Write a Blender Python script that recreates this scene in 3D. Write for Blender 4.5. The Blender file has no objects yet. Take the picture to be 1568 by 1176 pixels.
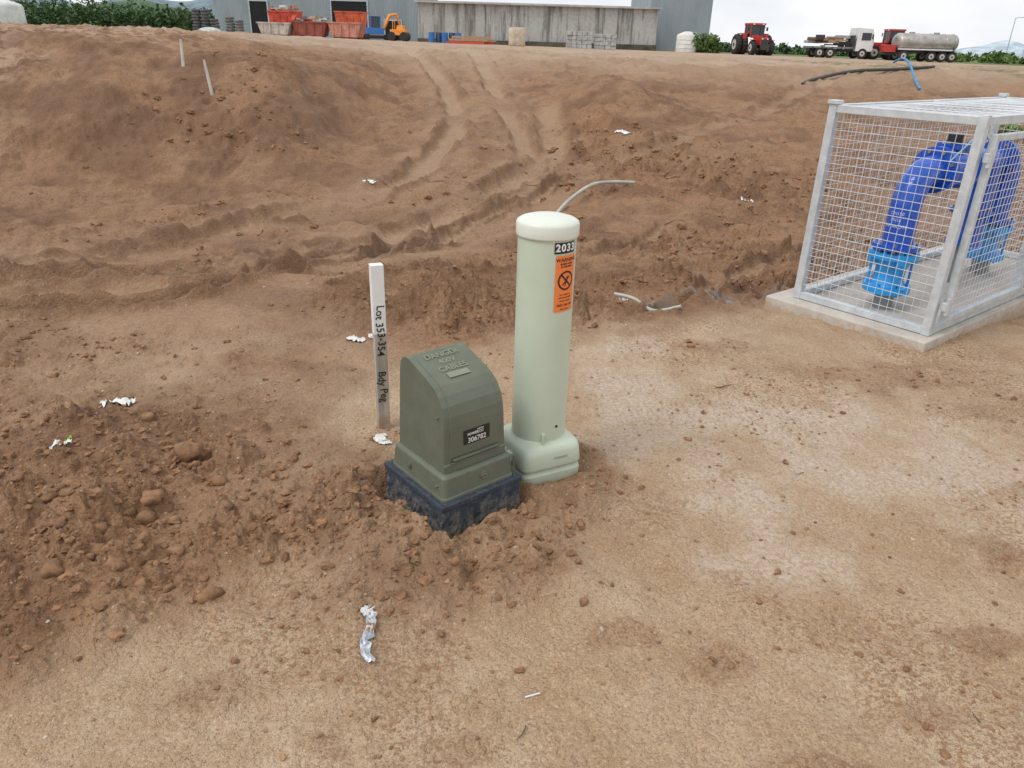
import bpy, math, random
import numpy as np
from mathutils import Matrix, Vector
random.seed(7); np.random.seed(7)
scene=bpy.context.scene
R=math.radians
# ------------------------------------------------------------------ noise
def _h(ix,iy,seed):
    h=(ix.astype(np.int64)*374761393+iy.astype(np.int64)*668265263+seed*974634777)&0xFFFFFFFF
    h=((h^(h>>13))*1274126177)&0xFFFFFFFF
    h=((h^(h>>16))*2246822519)&0xFFFFFFFF
    return ((h^(h>>15))&0xFFFFFF)/float(0x1000000)
def perlin(x,y,seed=0):
    xi=np.floor(x);yi=np.floor(y);fx=x-xi;fy=y-yi
    u=fx*fx*fx*(fx*(fx*6-15)+10);v=fy*fy*fy*(fy*(fy*6-15)+10)
    def g(a,b):
        t=_h(xi+a,yi+b,seed)*2*np.pi
        return np.cos(t)*(fx-a)+np.sin(t)*(fy-b)
    n0=g(0,0)*(1-u)+g(1,0)*u
    n1=g(0,1)*(1-u)+g(1,1)*u
    return (n0*(1-v)+n1*v)*1.5
def fbm(x,y,o=4,seed=0,gain=.5):
    s=0;a=1
    for i in range(o):
        s=s+a*perlin(x*2**i+i*17.3,y*2**i-i*9.1,seed+i*13);a*=gain
    return s
def clods(x,y,cell,prob,seed,flat=.6):
    cx=np.floor(x/cell);cy=np.floor(y/cell)
    out=np.zeros_like(x)
    for a in (-1,0,1):
        for b in (-1,0,1):
            gx=cx+a;gy=cy+b
            h1=_h(gx,gy,seed);h2=_h(gx+71,gy-13,seed)
            px=(gx+h1)*cell;py=(gy+h2)*cell
            h3=(h1*57.31+h2*13.7)%1
            r=cell*(.18+.42*h3**2)
            ex=((h1*31.7+h2*91.3)%1)<prob
            d2=((x-px)**2+(y-py)**2)/(r*r)
            h=np.where(ex,np.sqrt(np.clip(1-d2,0,1))*r*flat,0)
            out=np.maximum(out,h)
    return out
def part(mask,fn,x,y):
    out=np.zeros_like(x)
    if mask.any(): out[mask]=fn(x[mask],y[mask])
    return out
def ss(a,b,x):
    t=np.clip((x-a)/(b-a),0,1); return t*t*(3-2*t)
def base(x,y):
    z=-0.35*ss(4.8,8.2,y)
    far=1.33-0.0095*np.clip(x*np.minimum(1,80/np.maximum(y,1)),-60,60)
    edge=.35*perlin(y*.35+3,x*0+.5,8)+.25*perlin(y*.9,x*0+.3,18)
    wl=1-ss(-3.9,-2.3,x+edge-.10*(12-np.clip(y,8,16)))
    Tl=np.clip(1.17+.085*(-4.8-x),1.1,1.62)
    T=1.27-0.02*np.clip(x,-6,6)
    Tm=T*(1-wl)+Tl*wl
    rise=ss(8.9,14.2,y+.5*perlin(x*.5,y*0+.7,28))*wl+np.clip((y-9.3)/14.7,0,1)*(1-wl)
    z=z+rise*(Tm+0.35)
    z=z+0.45*np.exp(-((x-1.9)/1.15)**2-((y-16.5)/2.4)**2)-.16*np.exp(-((x-.35)/.55)**2-((y-14.5)/3.2)**2)
    z=z+.22*np.exp(-((x-4.6)/1.6)**2-((y-13.5)/2)**2)
    k=ss(24,80,y); return z*(1-k)+far*k
def smooth_path(pts,n=5):
    P=[pts[0]]+list(pts)+[pts[-1]];o=[]
    for i in range(1,len(P)-2):
        p0,p1,p2,p3=[np.array(q,float) for q in P[i-1:i+3]]
        for k in range(n):
            t=k/n
            o.append(.5*((2*p1)+(p2-p0)*t+(2*p0-5*p1+4*p2-p3)*t*t+(3*p1-p0-3*p2+p3)*t**3))
    o.append(np.array(P[-2],float));return np.array(o)
TR=[([(-1.6,26),(-0.89,20.62),(-0.36,16.25),(0.11,13.24),(0.06,11.43),(-0.62,9.94),(-1.57,7.67),(-2.37,5.6),(-3.49,4.82),(-5.5,4.2)],.21,1.0),
 ([(-4.2,27),(-2.49,21.46),(-1.48,16.89),(-1.16,14.14),(-1.32,12.02),(-1.79,10.25),(-2.82,8.6),(-3.39,7.01),(-4.3,5.7),(-6.5,5.0)],.20,1.0),
 ([(0.7,11.4),(0.33,10.46),(-0.71,8.5),(-1.38,6.4),(-1.94,5.0),(-2.62,4.5),(-4.6,4.0)],.09,1.0),
 ([(0.5,16.5),(0.62,13.5),(0.35,11.9),(-.2,10.6)],.26,.7),
 ([(9,23),(5.72,17.74),(3.9,14.6),(2.2,12.7),(0.9,11.6),(0.0,10.6)],.20,.5),
 ([(1.9,9.2),(1.0,7.4),(0.2,6.3),(-1.0,5.5),(-2.2,5.15),(-4.5,4.6)],.10,.7),
 ([(-.2,9.4),(-1.1,7.2),(-2.1,5.75),(-3.4,5.15),(-5.5,4.6)],.07,1.0),
 ([(3.2,8.0),(1.7,5.9),(1.35,5.15),(.9,4.8),(.35,4.62),(-.3,4.75),(-1.2,4.95)],.10,.7)]
TR=[(smooth_path(p),w,s) for p,w,s in TR]
def pdist(x,y,P):
    d=np.full(x.shape,1e9)
    for i in range(len(P)-1):
        ax,ay=P[i];bx,by=P[i+1];vx,vy=bx-ax,by-ay
        t=np.clip(((x-ax)*vx+(y-ay)*vy)/(vx*vx+vy*vy+1e-9),0,1)
        d=np.minimum(d,(x-ax-t*vx)**2+(y-ay-t*vy)**2)
    return np.sqrt(d)
def blob(x,y,cx,cy,rx,ry): return np.exp(-((x-cx)/rx)**2-((y-cy)/ry)**2)
SPOTS=[(.36,1.72,.10,.06),(.62,1.60,.10,.07),(1.75,2.2,.16,.10),(-.12,1.30,.12,.06),(1.12,1.45,.15,.06),(2.05,3.75,.55,.22),(2.7,3.3,.5,.25),(1.15,4.1,.3,.12),(-.75,1.45,.12,.07),(1.45,1.75,.2,.06),(.05,1.95,.15,.08),(.75,2.0,.12,.05),(-.42,1.30,.08,.05),(2.3,2.6,.3,.08),(.8,1.28,.12,.04)]
def terrain(x,y):
    z=base(x,y)
    r=np.hypot(x,y)
    n1=fbm(x*.9,y*.9,4,3)
    xb=np.interp(y,[1.0,1.5,1.8,2.15,2.6,3.0,3.6,4.0,4.4],[-2.2,-1.35,-.85,-.5,-.62,-.8,-.75,-.3,.2])
    yb=np.interp(x,[-1,0,.5,1.7,3,6,12],[3.9,4.15,4.45,4.95,6,8,12])
    tan=ss(-.22,.28,(x-xb)+n1*.22)*ss(-.2,.4,(yb-y)+n1*.3)
    tan=np.maximum(tan,.62*blob(x,y,-1.5,3.7,1.3,.75)*ss(-.5,.2,n1+.25))
    tan=np.maximum(tan,.5*blob(x,y,-.75,2.75,.35,.5))
    dp=np.hypot((x+.22),(y-2.26)*.92)
    mound=ss(.72,.34,dp+n1*.10+.05*fbm(x*4,y*4,2,33))
    mound=np.maximum(mound,.8*ss(.34,.2,np.hypot(x-.14,y-2.6)+n1*.05))
    near=(r<6)
    spots=np.zeros_like(x)
    if near.any():
        a,b=x[near],y[near];w1=.05*fbm(a*7,b*7,3,61);q=np.zeros_like(a)
        for sx,sy,rx,ry in SPOTS: q=np.maximum(q,blob(a+w1,b+w1*.7,sx,sy,rx,ry))
        spots[near]=ss(.25,.7,q+.30*fbm(a*5,b*5,3,63))
    tan=tan*(1-.75*mound)*(1-.34*spots)
    track=np.zeros_like(x);rut=np.zeros_like(x);zone=np.zeros_like(x);edge=np.zeros_like(x)
    tm=(r>3.4)&(r<34)&(y>2.5)
    if tm.any():
        xs,ys=x[tm],y[tm]
        wob=fbm(xs*1.7,ys*1.7,3,21)*.09
        tt=np.zeros_like(xs);ru=np.zeros_like(xs);zo=np.zeros_like(xs);eg=np.zeros_like(xs)
        for i,(P,w,s) in enumerate(TR):
            d0=pdist(xs,ys,P);d=np.abs(d0+wob)
            if i in (0,1,2,6): zo=np.maximum(zo,np.exp(-(d0/.62)**4))
            fade=ss(0,1,np.clip(1.1+1.2*perlin(xs*.7,ys*.7,77+i),0,1))
            core=np.exp(-(d/w)**6)*s*fade
            tt=np.maximum(tt,core)
            ed=np.exp(-((d-w*1.35)/(w*.30))**2)*s*fade*ss(-.3,.4,perlin(xs*1.1,ys*1.1,177+i)+.25)
            eg=np.maximum(eg,ed)
            ru+=-.085*s*fade*np.exp(-(d/w)**6)+.06*ed*(1+.9*fbm(xs*5,ys*5,2,14+i))
        track[tm]=tt;rut[tm]=ru;zone[tm]=zo;edge[tm]=eg
    lugs=.013*np.sin((x*.6+y)*2*np.pi/.17+2*n1)*track
    k=ss(60,20,r)
    rough=(1-tan)*(1-.8*track)*(1-.6*zone)
    valley=ss(4.3,5.2,y)
    z=z+k*(valley*(1-track*.5)*(.10*fbm(x*.45,y*.45,3,5)+.07*(1-.5*zone)*fbm(x*1.4,y*1.4,3,9)))
    z=z+(.012*fbm(x*1.1,y*1.1,3,31))*ss(8,4,y)
    z=z+rut*ss(34,24,y)+lugs*ss(16,10,y)
    rid=1-np.abs(fbm(x*2.6,y*2.6,3,41))*2
    lumpy=ss(-.25,.35,fbm(x*.55,y*.55,2,51))
    z=z+rough*k*(.024*fbm(x*4.,y*4.,4,11)*(1+.5*valley)+.024*rid*valley*(.3+.9*lumpy))
    leftsoil=np.maximum(blob(x,y,-1.55,2.35,.60,.80),blob(x,y,-1.5,1.75,.55,.38))
    backsoil=np.clip(blob(x,y,-.35,4.75,1.1,.45)+blob(x,y,1.2,5.5,.9,.35)+blob(x,y,-2.6,3.9,1.0,.35)*.7+blob(x,y,3.7,10.8,1.6,1.2)+blob(x,y,2.3,7.3,1.6,1.0)+.8*blob(x,y,1.0,12.5,1.2,2),0,1)
    loose=np.clip(leftsoil*1.2+backsoil+.5*lumpy*(1-tan)+.7*mound+.5*spots,0,1)*(1-.5*zone)
    lm=np.maximum(rough,.45*spots)*k
    m1=(lm>.02)&(r<26);m2=(lm>.02)&(r<13);m3=(lm>.02)&(r<7)
    warp=1+.6*perlin(x*28,y*28,5)+.3*perlin(x*70,y*70,6)
    c1=part(m1,lambda a,b:clods(a+.02*perlin(a*20,b*20,2),b,.16,.62,101,.7),x,y)
    c2=part(m2,lambda a,b:clods(a+.01*perlin(a*40,b*40,3),b,.075,.68,201,.75),x,y)
    c3=part(m3,lambda a,b:clods(a,b,.035,.6,301,.75),x,y)
    c4=part(m1&(y>3.6),lambda a,b:clods(a+3+.04*perlin(a*9,b*9,2),b,.36,.5,401,.42),x,y)
    cz=(c1*ss(.25,.8,loose)*(1-spots*.8)+c2*ss(.05,.6,loose)*.95+c3*ss(0,.4,loose)*.9+c4*(backsoil+.5*lumpy)*ss(3.8,4.6,y))*warp
    z=z+cz*lm
    z=z+.055*leftsoil*(1-tan)*(1+fbm(x*3,y*3,2,61))
    # soil pushed up round the pillar, with the ground dug lower right at the plinth
    lx=(x+.217)*math.cos(R(40))+(y-2.44)*math.sin(R(40));ly=-(x+.217)*math.sin(R(40))+(y-2.44)*math.cos(R(40))
    bd=np.maximum(np.abs(lx)/.186,np.abs(ly)/.20)
    ring=ss(1.0,1.35,bd)
    z=z+.052*mound*(1+.9*fbm(x*5,y*5,3,71))*ring*ss(.12,.26,np.hypot(x-.112,y-2.68))-.045*(1-ring)
    pat=ss(-.1,.45,fbm(x*1.3+5,y*1.3,3,81))
    gm=(tan>.02)&(r<6)
    if gm.any():
        a,b,t,pp=x[gm],y[gm],tan[gm],pat[gm]
        dents=ss(.25,.5,perlin(a*3.1,b*3.1,97))
        z[gm]+=t*(.0060*fbm(a*14,b*14,3,91)+.65*clods(a,b,.024,.5,501,.5)*(.25+pp)+.013*fbm(a*4,b*4,2,95)*pp-.013*dents*(.5+.5*perlin(a*9,b*9,98)))
    bank=ss(9,10.5,y)*ss(16,13.8,y)*(1-ss(-4,-2,x))
    z=z-.10*bank*np.clip(fbm(x*1.6,y*.35,3,111),0,1)
    wet=np.clip(blob(x,y,1.45,5.15,.45,.12)+blob(x,y,.98,4.92,.30,.10)+.9*blob(x,y,.38,4.6,.16,.11)+.6*blob(x,y,-2.9,5.2,.9,.10)+.6*blob(x,y,2.0,5.45,.3,.1),0,1)
    wet=ss(.4,.8,wet+.35*fbm(x*3,y*3,3,121))
    z=z-.016*wet
    pale=np.clip(blob(x,y,.9,2.5,.33,.22)+blob(x,y,1.75,2.85,.5,.3)+.9*blob(x,y,1.3,3.2,.55,.4)+blob(x,y,.62,3.5,.35,.45)+.7*blob(x,y,.5,2.95,.3,.3)+.7*blob(x,y,.85,2.05,.4,.15)+.6*blob(x,y,2.0,2.5,.7,.3)+.4*blob(x,y,.9,4.2,.5,.2),0,1)*tan
    pale=ss(.05,1.45,pale+.65*fbm(x*2.6,y*2.6,5,131,.66)*ss(0,.3,pale))
    grass=ss(88,105,r+8*n1)
    grass=np.maximum(grass,ss(-36,-44,x+4*n1)*ss(55,62,y))
    grass=np.maximum(grass,ss(40,50,x)*ss(60,70,y+6*n1))
    grass=np.maximum(grass,.7*ss(10.5,12,x)*ss(22,26,y)*ss(48,34,y)*ss(.0,.4,n1))
    darktone=np.maximum(bank*ss(.0,.5,fbm(x*.7,y*.5,3,141)+.25),.9*ss(-.05,.35,fbm(x*.8,y*.8,4,151))*ss(4.5,6,y)*ss(26,18,y)*(1-track)*(1-.5*zone))  # darker soil colour: noise streaks and patches, plus rut edges
    darktone=np.maximum(darktone,edge*.9*ss(30,18,y));darktone=np.maximum(darktone,.7*ss(.0,.45,fbm(x*1.2,y*1.2,4,161)+.3*leftsoil+.2*mound)*(1-tan)*ss(6,4.5,y))
    palebank=ss(-7.0,-9.0,x+1.2*n1)*ss(9.5,10.5,y)
    trackc=np.maximum(track,.42*zone)
    return z,dict(tan=tan,wet=wet,track=trackc,pale=pale,grass=grass,loose=loose,mound=mound,leftsoil=leftsoil,darktone=darktone,plateau=ss(18,26,y-2*(x<-4))*(1-grass),palebank=palebank,pat=np.maximum(pat,spots))
def ground_z(x,y):
    z,_=terrain(np.array([float(x)]),np.array([float(y)]));return float(z[0])
# ------------------------------------------------------------------ materials
def newmat(name):
    m=bpy.data.materials.new(name);m.use_nodes=True
    nt=m.node_tree;b=nt.nodes['Principled BSDF'];return m,nt,b
def N(nt,t,**k):
    n=nt.nodes.new(t)
    for a,v in k.items(): setattr(n,a,v)
    return n
def mixc(nt,fac,a,b,blend='MIX'):
    n=nt.nodes.new('ShaderNodeMix');n.data_type='RGBA';n.blend_type=blend
    for i,v in ((0,fac),(6,a),(7,b)):
        if isinstance(v,(int,float)): n.inputs[i].default_value=v
        elif isinstance(v,tuple): n.inputs[i].default_value=(*v,1) if len(v)==3 else v
        else: nt.links.new(v,n.inputs[i])
    return n.outputs[2]
def ramp(nt,src,a,b,va=0,vb=1):
    n=nt.nodes.new('ShaderNodeMapRange');nt.links.new(src,n.inputs[0]);n.interpolation_type='SMOOTHSTEP'
    n.inputs[1].default_value=a;n.inputs[2].default_value=b;n.inputs[3].default_value=va;n.inputs[4].default_value=vb
    return n.outputs[0]
def mul(nt,a,b):
    f=N(nt,'ShaderNodeMath',operation='MULTIPLY')
    for i,v in enumerate((a,b)):
        if isinstance(v,(int,float)): f.inputs[i].default_value=v
        else: nt.links.new(v,f.inputs[i])
    return f.outputs[0]
def noise(nt,co,scale,detail=4,rough=.55,sc=None):
    if sc:
        mp=nt.nodes.new('ShaderNodeMapping');mp.inputs['Scale'].default_value=sc;nt.links.new(co,mp.inputs[0]);co=mp.outputs[0]
    n=nt.nodes.new('ShaderNodeTexNoise');n.inputs['Scale'].default_value=scale;n.inputs['Detail'].default_value=detail;n.inputs['Roughness'].default_value=rough
    nt.links.new(co,n.inputs['Vector']);return n.outputs[0]
def obj_co(nt): return nt.nodes.new('ShaderNodeTexCoord').outputs['Object']
def bump(nt,b,h,strength,dist):
    n=nt.nodes.new('ShaderNodeBump');n.inputs['Strength'].default_value=strength;n.inputs['Distance'].default_value=dist
    nt.links.new(h,n.inputs['Height']);nt.links.new(n.outputs[0],b.inputs['Normal']);return n
MATS={}
def mat(name,col,rough=.5,metal=0,var=.18,scale=6,dirt=0,dirtcol=(.33,.2,.11),dscale=9,bmp=0,bscale=60,streak=False,coat=0,low=None):
    if name in MATS: return MATS[name]
    m,nt,b=newmat(name);co=obj_co(nt)
    n=noise(nt,co,scale,4,.6,(1,1,.15) if streak else None)
    dark=tuple(c*(1-var) for c in col);lite=tuple(min(1,c*(1+var*.6)) for c in col)
    c=mixc(nt,ramp(nt,n,.3,.7),dark,lite)
    if dirt>0:
        d=noise(nt,co,dscale,5,.7)
        c=mixc(nt,ramp(nt,d,.62-.25*dirt,.78,0,min(1,dirt*1.2)),c,dirtcol)
    if low:   # splashed soil near the ground: (z_top, z_bottom, amount)
        sx=N(nt,'ShaderNodeSeparateXYZ');nt.links.new(co,sx.inputs[0])
        ad=N(nt,'ShaderNodeMath',operation='ADD');nt.links.new(sx.outputs[2],ad.inputs[0]);nt.links.new(ramp(nt,noise(nt,co,22,5,.75),.3,.7,-.06,.06),ad.inputs[1])
        c=mixc(nt,ramp(nt,ad.outputs[0],low[0],low[1],0,low[2]),c,dirtcol)
    nt.links.new(c,b.inputs['Base Color'])
    r=noise(nt,co,scale*3,3)
    nt.links.new(ramp(nt,r,.3,.7,max(.05,rough-.08),min(1,rough+.12)),b.inputs['Roughness'])
    b.inputs['Metallic'].default_value=metal
    b.inputs['Coat Weight'].default_value=coat
    if bmp: bump(nt,b,noise(nt,co,bscale,3,.7),.6,bmp)
    MATS[name]=m;return m
def ground_mat():
    m,nt,b=newmat('soil_ground');co=obj_co(nt)
    def at(nm):
        a=nt.nodes.new('ShaderNodeAttribute');a.attribute_name=nm;return a.outputs['Fac']
    big=noise(nt,co,.5,4,.6);med=noise(nt,co,3.0,5,.68);fine=noise(nt,co,28,4,.72);grain=noise(nt,co,130,2,.7);gr2=noise(nt,co,60,3,.75)
    brown=mixc(nt,ramp(nt,med,.32,.68),(.205,.102,.050),(.335,.190,.100))
    brown=mixc(nt,ramp(nt,big,.38,.62,0,.6),brown,(.30,.152,.074))
    brown=mixc(nt,ramp(nt,fine,.38,.75,0,.65),brown,(.41,.262,.155))
    brown=mixc(nt,ramp(nt,gr2,.5,.3,0,.6),brown,(.115,.058,.030))
    tan=mixc(nt,ramp(nt,med,.3,.7),(.41,.275,.165),(.56,.42,.285))
    tan=mixc(nt,ramp(nt,big,.42,.60,0,.55),tan,(.44,.285,.165))
    tan=mixc(nt,mul(nt,ramp(nt,gr2,.46,.60,0,.9),ramp(nt,at('pat'),0,1,.30,1)),tan,(.32,.185,.095))
    tan=mixc(nt,ramp(nt,fine,.52,.68,0,.4),tan,(.35,.22,.125))
    tan=mixc(nt,ramp(nt,grain,.53,.70,0,.75),tan,(.25,.148,.08))
    tan=mixc(nt,ramp(nt,grain,.42,.28,0,.6),tan,(.67,.55,.42))
    c=mixc(nt,at('tan'),brown,tan)
    trk=mixc(nt,ramp(nt,fine,.3,.7),(.33,.205,.122),(.46,.315,.20))
    c=mixc(nt,mul(nt,at('track'),.85),c,trk)
    c=mixc(nt,mul(nt,at('darktone'),.55),c,(.140,.068,.036))
    pl=mixc(nt,ramp(nt,gr2,.40,.64),(.61,.50,.41),(.46,.33,.225))
    c=mixc(nt,mul(nt,at('pale'),.85),c,pl)
    c=mixc(nt,mul(nt,at('palebank'),ramp(nt,med,.42,.58,.0,.8)),c,(.46,.31,.21))
    plt=mixc(nt,ramp(nt,big,.35,.65),(.35,.235,.15),(.44,.32,.225))
    c=mixc(nt,at('plateau'),c,plt)
    vo=N(nt,'ShaderNodeTexVoronoi');vo.inputs['Scale'].default_value=26;nt.links.new(co,vo.inputs['Vector'])
    c=mixc(nt,ramp(nt,vo.outputs['Distance'],.13,.09,0,.6),c,(.55,.45,.35))
    c=mixc(nt,at('wet'),c,(.17,.115,.08))
    gn=noise(nt,co,.12,5,.7)
    gr=mixc(nt,ramp(nt,gn,.35,.65),(.055,.10,.025),(.15,.19,.06))
    c=mixc(nt,at('grass'),c,gr)
    nt.links.new(c,b.inputs['Base Color'])
    ro=N(nt,'ShaderNodeMapRange');nt.links.new(at('wet'),ro.inputs[0]);ro.inputs[3].default_value=.78;ro.inputs[4].default_value=.10
    nt.links.new(ro.outputs[0],b.inputs['Roughness'])
    b.inputs['Specular IOR Level'].default_value=.4
    ad=N(nt,'ShaderNodeMath',operation='ADD');nt.links.new(fine,ad.inputs[0])
    nt.links.new(mul(nt,gr2,.6),ad.inputs[1])
    bn=bump(nt,b,ad.outputs[0],.9,.028)
    inv=N(nt,'ShaderNodeMapRange');nt.links.new(at('wet'),inv.inputs[0]);inv.inputs[3].default_value=.95;inv.inputs[4].default_value=.03
    nt.links.new(inv.outputs[0],bn.inputs['Strength'])
    return m
# ------------------------------------------------------------------ mesh builder
def link(ob): scene.collection.objects.link(ob);return ob
class B:
    def __init__(s): s.v=[];s.f=[];s.m=[];s.s=[];s.mats=[];s.T=Matrix()
    def mi(s,m):
        if m not in s.mats: s.mats.append(m)
        return s.mats.index(m)
    def add(s,vs,fs,m,smooth=False):
        o=len(s.v);T=s.T
        s.v+= [tuple(T@Vector(v)) for v in vs]
        k=s.mi(m)
        for f in fs: s.f.append([i+o for i in f]);s.m.append(k);s.s.append(smooth)
    def box(s,c,d,m,rz=0,taper=1,shx=0):
        x,y,z=[a/2 for a in d];vs=[]
        ca,sa=math.cos(rz),math.sin(rz)
        for k in (-1,1):
            t=taper if k>0 else 1
            for a,b_ in ((-1,-1),(1,-1),(1,1),(-1,1)):
                px,py=a*x*t+(shx if k>0 else 0),b_*y*t
                vs.append((c[0]+px*ca-py*sa,c[1]+px*sa+py*ca,c[2]+k*z))
        s.add(vs,[(0,3,2,1),(4,5,6,7),(0,1,5,4),(1,2,6,5),(2,3,7,6),(3,0,4,7)],m)
    def tube(s,path,r,m,n=10,cap=True):
        P=[Vector(p) for p in path];rs=r if isinstance(r,(list,tuple)) else [r]*len(P)
        rings=[];up=None
        for i,p in enumerate(P):
            t=(P[min(i+1,len(P)-1)]-P[max(i-1,0)]).normalized()
            if up is None:
                up=Vector((0,0,1)) if abs(t.z)<.9 else Vector((1,0,0))
            a=(up-t*up.dot(t)).normalized();b_=t.cross(a);up=a
            rings.append([tuple(p+(a*math.cos(2*math.pi*k/n)+b_*math.sin(2*math.pi*k/n))*rs[i]) for k in range(n)])
        vs=[v for g in rings for v in g];fs=[]
        for i in range(len(P)-1):
            for k in range(n):
                k2=(k+1)%n;fs.append((i*n+k,i*n+k2,(i+1)*n+k2,(i+1)*n+k))
        s.add(vs,fs,m,True)
        if cap:
            s.add(rings[0],[tuple(reversed(range(n)))],m);s.add(rings[-1],[tuple(range(n))],m)
    def cyl(s,p0,p1,r,m,n=24): s.tube([p0,p1],r,m,n)
    def loft(s,rings,m,smooth=True,cap=True):
        n=len(rings[0]);vs=[v for g in rings for v in g];fs=[]
        for i in range(len(rings)-1):
            for k in range(n):
                k2=(k+1)%n;fs.append((i*n+k,i*n+k2,(i+1)*n+k2,(i+1)*n+k))
        s.add(vs,fs,m,smooth)
        if cap: s.add(rings[0],[tuple(reversed(range(n)))],m);s.add(rings[-1],[tuple(range(n))],m)
    def sphere(s,c,r,m,seg=16,rg=10,sc=(1,1,1)):
        rings=[]
        for i in range(rg+1):
            a=math.pi*(i+.02)/(rg+.04)
            rings.append([(c[0]+r*sc[0]*math.sin(a)*math.cos(2*math.pi*k/seg),c[1]+r*sc[1]*math.sin(a)*math.sin(2*math.pi*k/seg),c[2]-r*sc[2]*math.cos(a)) for k in range(seg)])
        s.loft(rings,m)
    def make(s,name,parent=None,bevel=0,seg=2,loc=None,angle=40):
        me=bpy.data.meshes.new(name);me.from_pydata(s.v,[],s.f)
        for m in s.mats: me.materials.append(m)
        me.polygons.foreach_set('material_index',s.m);me.polygons.foreach_set('use_smooth',s.s);me.update()
        ob=link(bpy.data.objects.new(name,me))
        if bevel:
            bv=ob.modifiers.new('bevel','BEVEL');bv.width=bevel;bv.segments=seg;bv.limit_method='ANGLE';bv.angle_limit=R(angle);bv.harden_normals=False
        if parent: ob.parent=parent
        if loc is not None: ob.location=loc
        return ob
def empty(name,loc=(0,0,0),rz=0):
    e=link(bpy.data.objects.new(name,None));e.location=loc;e.rotation_euler=(0,0,rz);e.empty_display_size=.2;return e
def text_geo(txt,size,extrude=0,offset=0,spacing=1):
    cu=bpy.data.curves.new('t','FONT');cu.body=txt;cu.size=size;cu.align_x='CENTER';cu.align_y='CENTER';cu.extrude=extrude;cu.resolution_u=3;cu.offset=offset;cu.space_character=spacing
    ob=link(bpy.data.objects.new('t',cu));dg=bpy.context.evaluated_depsgraph_get();dg.update()
    me=ob.evaluated_get(dg).to_mesh()
    vs=[tuple(v.co) for v in me.vertices];fs=[tuple(p.vertices) for p in me.polygons]
    ob.evaluated_get(dg).to_mesh_clear();bpy.data.objects.remove(ob);bpy.data.curves.remove(cu);return vs,fs
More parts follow.
